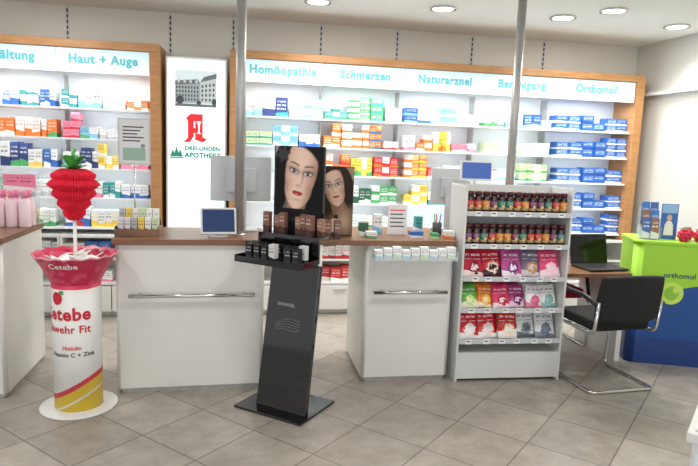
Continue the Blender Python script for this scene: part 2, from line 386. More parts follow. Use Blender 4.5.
row(1,2,[(59,79,Wt,LB,.075,.11,1,'white medicine box with pale blue foot'),(80,97,NV,Wt,.06,.12,1,'navy medicine box'),(98,118,YE,Wt,.06,.07,2,'yellow and white medicine box'),(120,148,Wt,PK,.08,.1,1,'white and pink medicine box')])
row(0,3,[(0,14,GR,YE,.06,.13,1,'green and yellow medicine box'),(15,33,Wt,TL,.06,.12,1,'white and teal medicine box'),(34,55,Wt,GY,.07,.1,1,'white and grey medicine box')])
row(1,3,[(59,80,PK,Wt,.075,.07,2,'pink and white medicine box'),(81,102,Wt,PK,.075,.1,1,'white medicine box with pink foot'),(103,120,TL,Wt,.06,.11,1,'teal and white medicine box'),(121,148,Wt,BL,.085,.08,1,'white and blue medicine box')])
row(0,4,[(0,17,RD,Wt,.065,.09,1,'red and white medicine box'),(18,36,YE,Wt,.065,.11,1,'yellow medicine box'),(37,55,Wt,GR,.065,.1,1,'white and green medicine box')])
row(1,4,[(59,74,Wt,BL,.065,.1,1,'white and blue medicine box'),(76,90,BL,RD,.065,.12,1,'blue and red medicine box'),(91,119,Wt,YE,.075,.12,1,'white and gold medicine box'),(120,148,GR,Wt,.085,.08,1,'green and white medicine box')])
SB = dict(nm='storage_box', cat='box', wf=.95)
row(0,0,[(22,34,Wt,GY,.08,.08,1,'white and grey box'),(36,58,Wt,BL,.05,.13,1,'narrow white and blue box')],.515,5.45,'low open shelf',**SB)
row(1,0,[(62,84,Wt,LB,.09,.1,1,'white and pale blue box'),(86,110,BL,Wt,.09,.12,1,'blue and white box')],.515,5.45,'low open shelf',**SB)
row(1,0,[(88,112,Wt,PK,.12,.07,1,'white and pink box')],.30,5.45,'lowest open shelf',**SB)
# right unit
row(3,0,[(246,262,Wt,LB,.08,.1,1,'white and light blue medicine box'),(263,288,NV,TL,.12,.2,1,'large navy and teal medicine box'),(289,321,Wt,LB,.09,.055,2,'flat white and pale blue medicine box')])
row(3,1,[(246,272,PG,TL,.12,.04,2,'flat pale green medicine box'),(273,298,LB,Wt,.09,.06,2,'light blue medicine box'),(299,320,Wt,BL,.085,.09,1,'white medicine box with blue foot')])
row(3,2,[(246,270,Wt,GR,.1,.1,1,'white and green medicine box')])
row(4,0,[(325,348,TL,GR,.085,.045,2,'flat teal and green medicine box'),(349,370,GR,Wt,.1,.055,4,'green medicine box in a tall stack'),(371,384,GR,TL,.12,.07,3,'deep green medicine box'),(386,401,Wt,GY,.06,.09,1,'white medicine box')])
row(4,1,[(324,341,OR,Wt,.085,.075,2,'orange and white medicine box'),(342,362,Wt,OR,.095,.06,3,'white and orange stacked medicine box'),(363,382,OR,BL,.085,.065,3,'orange and blue medicine box'),(384,401,Wt,RD,.075,.06,1,'low white and red medicine box')])
row(4,2,[(324,350,OR,RD,.09,.065,2,'orange and red medicine box'),(351,372,YE,GR,.06,.13,1,'yellow and green medicine box'),(374,399,RD,OR,.085,.06,2,'red and orange medicine box')])
row(4,3,[(347,371,DG,Wt,.07,.11,1,'dark green medicine box'),(372,400,GR,Wt,.085,.055,2,'green and white medicine box')])
row(4,4,[(352,398,Wt,GR,.085,.1,1,'white and green medicine box')])
row(4,0,[(318,350,Wt,RD,.075,.09,1,'white and red box')],.515,5.45,'low open shelf',**SB)
row(4,0,[(318,352,RD,Wt,.11,.1,1,'red box')],.30,5.45,'lowest open shelf',**SB)
row(5,0,[(405,430,BL,LB,.12,.045,2,'flat blue medicine box'),(432,457,LB,Wt,.09,.05,2,'flat light blue medicine box'),(458,481,Wt,GY,.08,.07,1,'white and grey medicine box')])
row(5,1,[(404,415,Wt,PK,.1,.1,1,'white and pink medicine box'),(416,433,OR,Wt,.08,.05,2,'orange and white medicine box'),(434,451,YE,OR,.05,.145,1,'tall orange and yellow medicine box'),(453,481,PK,Wt,.09,.06,1,'low pink medicine box')])
row(5,2,[(404,427,OR,YE,.1,.05,3,'flat orange and yellow medicine box'),(428,443,RD,Wt,.07,.08,1,'red and white medicine box'),(445,481,Wt,PK,.08,.08,1,'white and rose medicine box')])
row(5,3,[(404,427,YE,Wt,.09,.06,2,'yellow medicine box'),(428,450,Wt,TL,.09,.09,1,'white and teal medicine box')])
row(6,0,[(485,505,Wt,GR,.08,.08,1,'white and green medicine box'),(506,524,Wt,LB,.08,.1,1,'white and light blue medicine box'),(525,541,BL,Wt,.08,.09,1,'blue medicine box'),(542,553,Wt,GY,.08,.06,1,'low white medicine box')])
row(6,1,[(485,515,PG,Wt,.085,.07,1,'pale green medicine box'),(522,553,Wt,PG,.085,.08,1,'white medicine box with pale green foot')])
row(6,2,[(485,515,Wt,LB,.085,.07,1,'white and pale blue medicine box'),(520,553,PG,GR,.085,.055,2,'pale green stacked medicine box')])
row(6,3,[(520,537,DG,Wt,.085,.07,1,'dark green medicine box'),(538,553,Wt,LB,.08,.11,1,'white and pale blue medicine box')])
row(6,4,[(524,553,Wt,GY,.085,.08,1,'white and grey medicine box')])
B1 = (46,102,182); B2=(222,232,245)
for sh in range(5):
    row(7,sh,[(557,582,B1,B2,.13,.055,2,'flat blue and white carton'),(583,606,B1,(34,74,148),.13,.06,2,'flat deep blue carton'),(607,630,B1,Wt,.13,.052,[2,3,2,2,3][sh],'bright blue carton with white foot')], grow=1.25, wf=1, nm='supplement_carton', cat='carton')
# ---------------------------------------------------------------- counters
CT = .96
def rounded(x0,x1,y0,y1,r,n=8):
    P = []
    for cx, cy, a in ((x0+r,y0+r,PI),(x1-r,y0+r,1.5*PI),(x1-r,y1-r,0),(x0+r,y1-r,.5*PI)):
        for i in range(n+1):
            an = a+.5*PI*i/n; P.append((cx+r*math.cos(an), cy+r*math.sin(an)))
    return P
def counter(label, xc, y0, w_, d_, rz=0, rail=None, tl=0, tr=0):
    t = thing('sales_counter', label, 'counter', (xc, y0, 0), rz)
    MB().prism(rounded(-w_/2,w_/2,0,d_,.022),.03,CT-.035).build('body', cwhite, t)
    MB().prism(rounded(-w_/2+.01,w_/2-.01,.012,d_-.012,.02),0,.03).build('plinth', steel, t)
    MB().prism(rounded(-w_/2-.02-tl,w_/2+.01+tr,-.03,d_+.03,.03),CT-.035,CT).build('worktop', brown, t, .003)
    if rail:
        r_ = MB(); a, c = rail
        r_.tube([(a,-.05,.62),(c,-.05,.62)], .012)
        r_.tube([(a+.06,-.05,.62),(a+.06,.0,.62)], .009).tube([(c-.06,-.05,.62),(c-.06,.0,.62)], .009)
        r_.build('rail', chrome, t)
    return t
counter('white sales counter cut off by the left picture edge, brown top', -1.80, 3.66, .9,.72, rail=(-.35,.33))
counter('white sales counter with brown top between berry stand and black display', -.30,3.70,.88,.5, math.radians(1.5), rail=(-.36,.38))
counter('white sales counter with brown top between black display and snack rack', 1.09,3.75,.60,.62,rail=(-.25,.25), tl=.32)
# clear shelf on the third counter's front and things in it
def tray(label, x0, x1, y1, z0):
    t = thing('acrylic_tray', label, 'tray', ((x0+x1)/2, y1, z0)); h = (x1-x0)/2
    MB().box(-h,h,-.13,0,0,.006).box(-h,h,-.13,-.126,.006,.03).box(-h,-h+.004,-.126,0,.006,.06).box(h-.004,h,-.126,0,.006,.06).box(-h+.004,h-.004,-.004,0,.006,.06).build('clear_shell', acry, t)
tray('clear tray fixed on the front of the counter beside the snack rack', .82,1.36,3.715,.85)
tray('clear tray fixed on the front of the leftmost counter', -2.1,-1.48,3.625,.83)
for i in range(9):
    o = bpy.data.objects.new('leaflet_pack', boxmesh(.053,.055+.01*(i%3),Wt,[LB,GY,PG][i%3],.38,.05)); COL.objects.link(o)
    o.location = (.85+i*.06, 3.63, .856); tag(o, 'small pale packet in the clear tray on the counter beside the snack rack','packet','pale packets in the clear tray')
for i in range(4):
    o = bpy.data.objects.new('leaflet_pack', boxmesh(.06,.045,Wt,GR,.38,.05)); COL.objects.link(o)
    o.location = (-1.85+i*.085, 3.55, .836); tag(o, 'small white packet in the clear tray of the leftmost counter','packet','white packets in the leftmost tray')
# poles
def pole(px, py, lb, Y):
    p = atY(px, py, Y)
    t = thing('support_pole', lb, 'pole', (p.x, Y, CT))
    z1 = CZ-t.location.z
    MB().lathe([(.031,.006),(.031,z1-.01)],24).build('tube', steel, t)
    MB().lathe([(.045,0),(.045,.006),(.032,.012)],24).lathe([(.032,z1-.02),(.05,z1-.01),(.05,z1)],24).build('flange', chrome, t)
    return t
pole(241,60,'brushed steel pole rising from the counter in front of the white monitor',3.90)
p2 = pole(517,80,'brushed steel pole rising to the ceiling behind the snack rack',4.25)
t = thing('sales_counter', 'white counter section behind the snack rack carrying the second steel pole', 'counter', (1.80,4.02,0))
MB().box(-.37,.37,0,.35,.0,CT-.035).build('body', cwhite, t); MB().box(-.38,.38,-.01,.36,CT-.035,CT).build('worktop', brown, t)
# ---------------------------------------------------------------- berry promotion stand
bp_ = G(79.5,405)
t = thing('promotion_stand', 'white cardboard column stand with red flared bowl and giant raspberry on top', 'display stand', (bp_.x, bp_.y, 0))
MB().lathe([(0,0),(.205,0),(.21,.003),(.21,.010),(.205,.013),(0,.013)],48).build('base_disc', white, t)
cm = mat('column_print', (240,240,236), .45); n, l = nodes(cm); b = n['Principled BSDF']
tc = n.new('ShaderNodeTexCoord'); s = n.new('ShaderNodeSeparateXYZ'); l.new(tc.outputs['Object'], s.inputs[0])
d1 = mth(n,l,'SUBTRACT',s.outputs[2],mth(n,l,'MULTIPLY',s.outputs[0],.55))
yl = mth(n,l,'LESS_THAN',d1,.135); wl = mth(n,l,'MULTIPLY',mth(n,l,'GREATER_THAN',d1,.06),mth(n,l,'LESS_THAN',d1,.075))
rl = mth(n,l,'MULTIPLY',mth(n,l,'GREATER_THAN',d1,.135),mth(n,l,'LESS_THAN',d1,.165))
tp = mth(n,l,'GREATER_THAN',s.outputs[2],.715)
c = mixc(n,l,yl,lin((236,236,232))+(1,),lin((238,204,60))+(1,)); c = mixc(n,l,wl,c,lin((245,240,220))+(1,)); c = mixc(n,l,rl,c,lin((225,60,80))+(1,)); c = mixc(n,l,tp,c,lin((222,60,95))+(1,))
l.new(c, b.inputs['Base Color'])
MB().lathe([(.13,.013),(.13,.75)],48).build('column', cm, t)
va = math.atan2(-bp_.x, bp_.y)
magenta = mat('magenta_print', (208,25,55), .5)
text('Cetebe', .098, magenta, t, (0,0,.575), va-.62, bold=.03, cyl=.1325)
text('Abwehr Fit', .060, magenta, t, (0,0,.49), va-.55, bold=.02, cyl=.1325)
text('Vitamin C + Zink', .034, inkm, t, (0,0,.345), va-.25, bold=.015, cyl=.1325)
text('Histidin', .032, magenta, t, (0,0,.385), va-.25, bold=.015, cyl=.1325)
mb = MB()
def cpatch(a0, z0, rx, rz, m, R=.1325):
    P = [((R*math.sin(a0+rx*math.cos(k)), -R*math.cos(a0+rx*math.cos(k)), z0+rz*math.sin(k))) for k in [2*PI*i/20 for i in range(20)]]
    mb.add(P, [list(range(20))], m)
cpatch(va-.85,.665,.26,.036,0); cpatch(va-.62,.70,.10,.012,1,.1335); mb.build('berry_picture', [magenta, mat('leafprint',(90,160,70),.5)], t)
# translucent patterned pink-red flared bowl
pinkred = mat('bowl_red', (206,36,78), .35); n, l = nodes(pinkred); b = n['Principled BSDF']
tc = n.new('ShaderNodeTexCoord'); vo = n.new('ShaderNodeTexVoronoi'); vo.inputs['Scale'].default_value = 22; l.new(tc.outputs['Object'], vo.inputs['Vector'])
msk = mth(n,l,'MULTIPLY', mth(n,l,'LESS_THAN',vo.outputs['Distance'],.42), .4)
c = mixc(n,l,msk,lin((208,40,82))+(1,),lin((234,112,144))+(1,)); l.new(c,b.inputs['Base Color'])
b.inputs['Alpha'].default_value = .93
rimc = mat('bowl_rim', (236,160,180), .5)
mb = MB(); nb = 16
rings = []
for (r_, z_, am) in ((.128,.735,0),(.142,.76,0),(.18,.835,.0),(.216,.893,.003),(.228,.902,.005),(.222,.904,.005),(.19,.85,0),(.14,.78,0),(0.0,.78,0)):
    rings.append([((r_)*math.cos(2*PI*i/(2*nb)), (r_)*math.sin(2*PI*i/(2*nb)), z_+(am if i%2 else -am)) for i in range(2*nb)])
vs = [v for rg in rings for v in rg]; N_ = 2*nb
mb.add(vs, [(j*N_+i, j*N_+(i+1)%N_, (j+1)*N_+(i+1)%N_, (j+1)*N_+i) for j in range(len(rings)-1) for i in range(N_)], 0, True)
k_ = 0
for j in range(len(rings)-1):
    for i in range(N_):
        if j in (3,4): mb.m[k_] = 1
        k_ += 1
mb.build('bowl', [pinkred, rimc], t)
MB().tube([(0,0,.78),(0,0,1.10)],.010).build('rod', paper, t)
# pleated honeycomb paper raspberry: ridged tiers that taper downward
mb = MB(); NP = 96; NZ = 60; vs = []; TI = 5
for j in range(NZ+1):
    v = j/NZ; z = 1.085+.285*v
    env = .032+.106*min(1, v/.68)**.8 if v < .68 else .138*max(0, 1-((v-.68)/.40)**2)**.5
    ti = int(min(v, .999)*TI); fr = v*TI-ti; tier = max(0, 1-abs(2*min(1,max(0,fr))-1))**.7
    for i in range(NP):
        a = 2*PI*i/NP
        rr = env*(.80+.20*tier) * (1 if i%2 else .87)
        vs.append((rr*math.cos(a), rr*math.sin(a), z))
fs = [(j*NP+i, j*NP+(i+1)%NP, (j+1)*NP+(i+1)%NP, (j+1)*NP+i) for j in range(NZ) for i in range(NP)]
fs += [tuple(range(NP))[::-1], tuple(NZ*NP+i for i in range(NP))]
mb.add(vs, fs); mb.build('raspberry', noisy('raspberry_red', (224,28,56), (236,48,76), 30, .9), t)
mb = MB()
for i in range(9):
    a = 2*PI*i/9+.3; ca, sa = math.cos(a), math.sin(a); L_ = .105
    up_ = .025 if i % 2 else .08
    P = []
    for k in range(7):
        u = k/6; wd = .034*math.sin(PI*min(1,u*.9+.1)); x = L_*u*(1 if i%2 else .75); z = 1.366+up_*math.sin(u*PI*.5)
        P.append((ca*x-sa*wd, sa*x+ca*wd, z)); P.append((ca*x+sa*wd, sa*x-ca*wd, z))
    mb.add(P, [(2*k,2*k+1,2*k+3,2*k+2) for k in range(6)], 0, False)
mb.tube([(0,0,1.36),(.0,0,1.45),(.012,0,1.48)],.009)
mb.build('leaf_crown', noisy('leaf_green', (60,150,60), (100,185,80), 30, .6), t)
lt = text('Cetebe', .050, paper, t, (0,0,0), 0, bold=.02, cyl=None)
for v in lt.data.vertices:
    x, zq = v.co.x, v.co.z; z_ = .855+zq*.85; R_ = .180+(z_-.835)*.63+.004; a = va-.35+x/R_
    v.co = (R_*math.sin(a), -R_*math.cos(a), z_)
sm_ = MB().box(-.034,.034,-.024,.024,0,.006).mesh('candy_sachet', pack(Wt, PG, (80,150,60)))
for i in range(22):
    a = i*2.4; rr = .02+.0066*i
    o = bpy.data.objects.new('candy_sachet', sm_); COL.objects.link(o)
    o.location = (bp_.x+rr*math.cos(a), bp_.y+rr*math.sin(a), .866+.003*(i%4)); o.rotation_euler = (random.uniform(-.5,.5),random.uniform(-.5,.5),a)
    tag(o,'small white and green sachet lying in the red bowl under the raspberry','sachet','sachets in the red bowl')
# ---------------------------------------------------------------- painted portraits (soft vertex-colour prints on flat boards)
def sst(x, a, b):
    u = max(0, min(1, (x-a)/(b-a))); return u*u*(3-2*u)
def gs(x, y, sx, sy): return math.exp(-(x/sx)**2-(y/sy)**2)
def lerp(c, d, k): return tuple(c[i]+(d[i]-c[i])*k for i in range(3))
def face_color(a, c, bgc, hairc, sk, warm):
    col = bgc
    strand = .5+.5*math.sin(a*46+math.sin(c*7)*5)
    hm = max(sst(1-((a-.02)/.72)**2-((c-.25)/.95)**2, -.05, .15), sst(1-((a-.5)/.42)**2-((c+.35)/1.2)**2, -.05, .2), sst(1-((a+.52)/.3)**2-((c+.2)/.95)**2, -.05, .25))
    col = lerp(col, lerp(hairc, tuple(v*2.2 for v in hairc), strand*.5*sst(c,-.6,.9)), hm)
    lit, mid, dk = sk
    sh = sst(-c-1.02-.45*abs(a+.05), 0, .06); nk = sst(.27-abs(a-.03), 0, .05)*sst(-c-.35, 0, .1)
    ncol = lerp(mid, dk, sst(a, -.3, .35)*.8); ncol = lerp(ncol, dk, .9*gs(a-.05, c+.72, .5, .22))
    col = lerp(col, ncol, max(sh, nk))
    if c > .2: wid = .44*math.sqrt(max(0, 1-((c-.2)/.72)**2))
    elif c > -.25: wid = .44-.06*((.2-c)/.45)**2
    else:
        u = min(1, (-.25-c)/.55); wid = .38*max(0, 1-u**2.1)**.62
    fmk = sst(wid-abs(a), -.012, .035) if wid > .02 else 0
    e = abs(a)/max(wid,.05)
    fc = lerp(lit, mid, sst(e, .2, .95)*.75); fc = lerp(fc, dk, sst(a, .02, .5)*.6); fc = lerp(fc, dk, sst(e, .75, 1.05)*.5)
    fc = lerp(fc, warm, .3*(gs(a+.27, c+.16, .12, .15)+gs(a-.25, c+.16, .11, .15)))
    fc = lerp(fc, dk, .3*(gs(a+.31, c+.32, .07, .18)+gs(a-.3, c+.32, .08, .2)))
    fc = lerp(fc, dk, .3*gs(a, c+.565, .13, .035)); fc = lerp(fc, lit, .5*gs(a+.02, c+.66, .1, .06))
    fc = lerp(fc, lit, .6*gs(a+.04, c-.40, .22, .16)); fc = lerp(fc, lit, .9*gs(a+.012, c+.02, .026, .2)); fc = lerp(fc, lit, .5*gs(a+.22, c+.08, .09, .05))
    fc = lerp(fc, dk, .6*gs(a-.075, c+.02, .03, .17)); fc = lerp(fc, dk, .25*gs(a+.07, c-.04, .02, .1)); fc = lerp(fc, dk, .55*gs(a, c+.245, .075, .02))
    for q in (-1,1): fc = lerp(fc, (.10,.035,.025), .75*gs(a-q*.042, c+.212, .018, .011))
    for q in (-1,1):
        x = a-q*.19; y = c-.07-.14*(q*x)
        fc = lerp(fc, (.10,.055,.05), .6*gs(x, y-.035, .15, .075)); fc = lerp(fc, (.03,.02,.02), .95*gs(x-q*.02, y-.036, .125, .034)); fc = lerp(fc, (.04,.028,.026), .65*gs(x-q*.02, y+.034, .10, .02))
        al = 1-(x/.12)**2-(y/.044)**2
        if al > -.3:
            m_ = sst(al, 0, .3); ec = (.62,.62,.64); ir = math.hypot(x, (y-.006))
            ec = lerp(ec, (.07,.08,.07), sst(.05-ir, 0, .01)); ec = lerp(ec, (.004,.004,.004), sst(.025-ir, 0, .008)); ec = lerp(ec, (.9,.9,.9), sst(.011-math.hypot(x+.012,y-.018), 0, .006))
            fc = lerp(fc, ec, m_); fc = lerp(fc, (.012,.01,.01), sst(al,-.35,-.05)*(1-sst(al,0,.3))*(.97 if y > 0 else .7))
        xo = q*x; by = y-.145-.035*math.cos((xo-.03)*9)
        if -.13 < xo < .17: fc = lerp(fc, (.035,.022,.018), .9*math.exp(-(by/(.022-.05*max(0,xo)))**2)*sst(.17-xo,0,.05)*sst(xo+.13,0,.03))
    ly = c+.40; lw = .14
    if abs(a) < lw:
        rt_ = math.sqrt(max(0,1-(a/lw)**2))
        up_ = .045*rt_*(1-.3*gs(a,0,.025,1)); lo_ = -.064*rt_
        lm = sst(ly, lo_-.012, lo_+.01)*(1-sst(ly, up_-.01, up_+.012))
        lc = lerp((.46,.05,.065), (.78,.26,.26), gs(a+.02, ly+.030, .055, .014)); lc = lerp(lc, (.13,.015,.02), .9*math.exp(-((ly+.002)/.008)**2))
        fc = lerp(fc, lc, lm)
    col = lerp(col, fc, fmk)
    fr = sst(c-(.60-.9*(a+.12)**2), 0, .08)*hm
    col = lerp(col, lerp(hairc, tuple(v*2.4 for v in hairc), strand*.4), fr)
    return col
pr_m = bpy.data.materials.new('portrait_print'); pr_m.use_nodes = True
n, l = nodes(pr_m); b = n['Principled BSDF']; b.inputs['Roughness'].default_value = .5; b.inputs['Specular IOR Level'].default_value = .2
at = n.new('ShaderNodeAttribute'); at.attribute_name = 'Col'; l.new(at.outputs['Color'], b.inputs['Base Color'])
def painted(name, parent, x0, x1, z0, z1, y, fn, nx=90):
    nz = int(nx*(z1-z0)/(x1-x0)); mb = MB(); vs = []; cols = []
    for j in range(nz+1):
        for i in range(nx+1):
            x, z = x0+(x1-x0)*i/nx, z0+(z1-z0)*j/nz; vs.append((x, y, z)); cols.append(fn(x, z))
    mb.add(vs, [(j*(nx+1)+i, j*(nx+1)+i+1, (j+1)*(nx+1)+i+1, (j+1)*(nx+1)+i) for j in range(nz) for i in range(nx)])
    me = mb.mesh(name, pr_m); ca = me.color_attributes.new('Col', 'FLOAT_COLOR', 'POINT')
    for k, c in enumerate(cols): ca.data[k].color = (c[0], c[1], c[2], 1)
    o = bpy.data.objects.new(name, me); COL.objects.link(o); o.parent = parent; return o
skin = mat('skin_print', (222,180,155), .4)
# ---------------------------------------------------------------- black display stand
th = math.radians(-38.6); SX = -.075
t = thing('cosmetics_stand', 'glossy black floor stand with leaning panel, trays and portrait poster', 'display stand', (.265,3.43,0), th)
MB().box(-.235,.235,-.19,.19,0,.014).build('base_plate', gloss, t, .003)
mb = MB(); vs = []
for z, yy, hw in ((.014,-.10,.172),(.86,.03,.165)):
    vs += [(.033-hw,yy,z),(.033+hw,yy,z),(.033+hw,yy+.035,z),(.033-hw,yy+.035,z)]
mb.add(vs, [(0,3,2,1),(4,5,6,7),(0,1,5,4),(1,2,6,5),(2,3,7,6),(3,0,4,7)])
mb.build('panel', gloss, t, .003)
sg = mat('silver_print', (170,170,175), .4)
def on_panel(x, z): return (x, -.10+.13*(z-.014)/.846-.003, z)
mb = MB()
for k in range(5):
    pts = []
    for i in range(12):
        u = i/11; pts.append(on_panel(-.06+.17*u, .50-k*.012+.05*u+.018*math.sin(u*4+k*.25)))
    mb.tube(pts, .0006, 5)
mb.build('wave_print', sg, t)
text('GRANDEL', .026, sg, t, on_panel(.0,.62), bold=.02, tilt=-.15)
x0_, x1_ = -.22+SX, .25+SX
mb = MB().box(x0_,x1_,-.12,.05,.86,.872).box(x0_,x1_,-.124,-.12,.86,.895).box(x0_,x0_+.004,-.12,.05,.872,.90).box(x1_-.004,x1_,-.12,.05,.872,.90)
mb.build('lower_tray', gloss, t)
MB().box(x0_+.04,x1_,.05,.062,.872,1.01).box(x0_+.04,x1_,.05,.17,1.01,1.022).box(-.0,.10,.066,.12,.60,1.01).build('upper_step', gloss, t)
bx0, bx1 = -.15+SX, .19+SX
MB().box(bx0-.01,bx1+.01,.175,.183,1.0,1.54).build('back_board', gloss, t)
cxp, czp = (bx0+bx1)/2+.01, 1.365
def fn1(x, z):
    if z < 1.165: return lerp((.012,.012,.014), (.05,.05,.055), gs(x-cxp, z-1.1, .1, .012)*.8)
    a, c = (x-cxp)/.262, (z-czp)/.262; tl_ = .18; a, c = a*math.cos(tl_)-c*math.sin(tl_), a*math.sin(tl_)+c*math.cos(tl_)
    bg = lerp((.30,.34,.37), (.03,.03,.035), sst(x, bx0, bx0+.14))
    col = face_color(a, c, bg, (.007,.006,.006), ((.86,.62,.50),(.66,.42,.31),(.26,.13,.085)), (.72,.32,.27))
    r_ = math.hypot(x-(bx0+.055), z-1.49); an = math.atan2(z-1.49, x-(bx0+.055))
    col = lerp(col, lerp((.012,.012,.016),(.09,.09,.1),.5+.5*math.sin(r_*500)), sst(.044+.012*math.sin(an*6)-r_, 0, .006))
    return col
painted('portrait_poster', t, bx0, bx1, 1.01, 1.535, .1735, fn1, 130)
tm = Matrix.Translation((.265,3.43,0)) @ Matrix.Rotation(th,4,'Z')
cb1 = MB().box(-.02,.02,-.02,.02,0,.12).mesh('cosmetic_box', pack((130,92,80),(74,46,40),(235,210,190)))
cb4 = MB().box(-.018,.018,-.018,.018,0,.10).mesh('cosmetic_box', pack((165,120,100),(84,54,46),(235,215,200)))
cb2 = MB().box(-.02,.02,-.02,.02,0,.11).mesh('cosmetic_box', pack((215,215,215),(30,30,32),(40,40,40)))
cb3 = MB().box(-.02,.02,-.02,.02,0,.10).mesh('cosmetic_box', pack((28,28,32),(60,60,66),(210,210,210)))
for i in range(8):
    if i == 3: continue
    p = tm @ Vector((-.15+SX+i*.051,.10+.02*((i*5)%3),1.022)); o = bpy.data.objects.new('cosmetic_box', cb4 if i%3==1 else cb1); COL.objects.link(o); o.location = p; o.rotation_euler.z = th+random.uniform(-.12,.12)
    tag(o,'slim brown cosmetic box on the upper step of the black stand','box','brown cosmetic boxes on the black stand')
for i in range(8):
    for j in range(2):
        if (i*3+j) % 5 == 0: continue
        dk = 0 if (i*7+j*3) % 4 == 0 else 1; p = tm @ Vector((-.185+SX+i*.054,-.085+j*.065,.872)); o = bpy.data.objects.new('cosmetic_box', cb3 if dk else cb2); COL.objects.link(o); o.location = p; o.rotation_euler.z = th
        tag(o,('small black' if dk else 'small white and black')+' cosmetic box on the lower tray of the black stand','box',('black' if dk else 'white and black')+' cosmetic boxes on the lower tray')
# second poster on the counter
t = thing('counter_poster', 'brown upright poster of a woman with a bottle, standing on the counter', 'poster', (.60,3.90,CT), -.12)
MB().box(-.12,.12,0,.006,0,.46).build('board', blk, t)
def fn2(x, z):
    a, c = (x+.01)/.165, (z-.325)/.165; tl_ = -.25; a, c = a*math.cos(tl_)-c*math.sin(tl_), a*math.sin(tl_)+c*math.cos(tl_); a = -a
    bg = lerp((.16,.09,.05), (.36,.25,.17), sst(z, 0, .5))
    col = face_color(a, c, bg, (.022,.012,.008), ((.78,.54,.41),(.54,.32,.22),(.20,.10,.065)), (.6,.28,.2))
    col = lerp(col, lerp((.13,.07,.04), (.5,.36,.24), gs(x-.06, z-.10, .05, .08)), 1-sst(z, .12+.04*math.sin(x*14), .19+.04*math.sin(x*14)))
    if abs(x-.01) < .032 and .025 < z < .115: col = lerp((.62,.42,.2),(.95,.8,.55), gs(x-.0, 0, .012, 1))
    if abs(x-.01) < .013 and .115 <= z < .14: col = (.03,.02,.02)
    return col
painted('print', t, -.117,.117,.008,.455,-.001,fn2, 100)
MB().box(-.03,.03,.006,.12,0,.004).build('foot', blk, t)
for i in range(3):
    o = bpy.data.objects.new('cosmetic_box', cb1); COL.objects.link(o); o.location = (.48+i*.06,3.77+.01*(i%2),CT); 
    tag(o,'slim brown cosmetic box standing on the counter before the brown poster','box','brown cosmetic boxes before the counter poster')
# ---------------------------------------------------------------- monitors etc.
def monitor(lb, x, y, w_, h_, zb, rz):
    t = thing('monitor', lb, 'monitor', (x,y,CT), rz)
    MB().box(-w_/2,w_/2,-.012,.022,zb,zb+h_).box(-w_/4,w_/4,-.04,-.012,zb+h_*.2,zb+h_*.75).build('housing', greyp, t, .006)
    MB().box(-w_/2+.015,w_/2-.015,.0225,.0235,zb+.015,zb+h_-.015).build('screen', blk, t)
    MB().box(-.035,.035,-.062,-.04,.012,zb+h_*.5).build('stand', greyp, t, .004)
    MB().prism(rounded(-.11,.11,-.08,.06,.03),0,.012).build('foot', greyp, t)
    return t
monitor('light grey monitor seen from behind, behind the left steel pole', XZ(241,1.3,4.09),4.11,.40,.30,.20,.02)
monitor('light grey monitor seen from behind, left of the snack rack top', XZ(449,1.3,4.30),4.30,.27,.27,.19,-.1)
def cdisplay(lb, loc, w_, h_, zb, rz, tilt, scr, base=True):
    t = thing('customer_display', lb, 'display', loc, rz)
    M = Matrix.Translation((0,0,zb)) @ Matrix.Rotation(-tilt,4,'X')
    MB().box(-w_/2,w_/2,0,.022,0,h_,0,M).build('housing', white, t, .004)
    MB().box(-w_/2+.012,w_/2-.012,-.002,-.0002,.014,h_-.012,0,M).build('screen', scr, t)
    MB().tube([(0,.05,0.004),(0,.05,zb+h_*.3)],.014).prism(rounded(-.06,.06,-.0,.11,.02),0,.01).build('stand', greyp, t)
scr1 = mat('navy_screen', (40,60,100), .15, emit=.25); scr2 = mat('blue_screen', (70,100,170), .15, emit=.3)
cdisplay('white customer display with dark blue screen on the counter beside the left pole', (XZ(219,1.05,3.78),3.78,CT), .22,.17,.02,.12,.35,scr1)
cdisplay('small white customer display with bright blue screen above the snack rack', (XZ(476,1.3,4.06),4.06,CT), .235,.14,.385,-.05,.1,scr2)
# framed sign on a rod, left counter
t = thing('sign_holder', 'white framed notice on a thin rod above the product tray, left counter', 'sign', (XZ(134,1.3,4.10),4.12,CT), .03)
MB().box(-.10,.10,0,.008,.42,.72).build('frame', greyp, t, .002)
mb = MB(); y=-.002
mb.flat([(-.09,.43),(.09,.43),(.09,.71),(-.09,.71)], y, 0)
for k in range(5): mb.flat([(-.07,.66-k*.022),(.06-.02*(k%3),.66-k*.022),(.06-.02*(k%3),.668-k*.022),(-.07,.668-k*.022)], y-.001, 1)
mb.flat([(-.07,.45),(.07,.45),(.07,.53),(-.07,.53)], y-.001, 2)
mb.ell(.055,.545,.014,.014,y-.002,3)
mb.build('notice', [mat('notice_paper',(222,224,224),.5), dgrey, mat('pale_green_print',(150,185,165),.5), mat('grey_print',(140,150,160),.5)], t)
MB().tube([(0,.004,.006),(0,.004,.42)],.004).lathe([(0,0),(.06,0),(.06,.006),(0,.006)],24).build('rod', chrome, t)
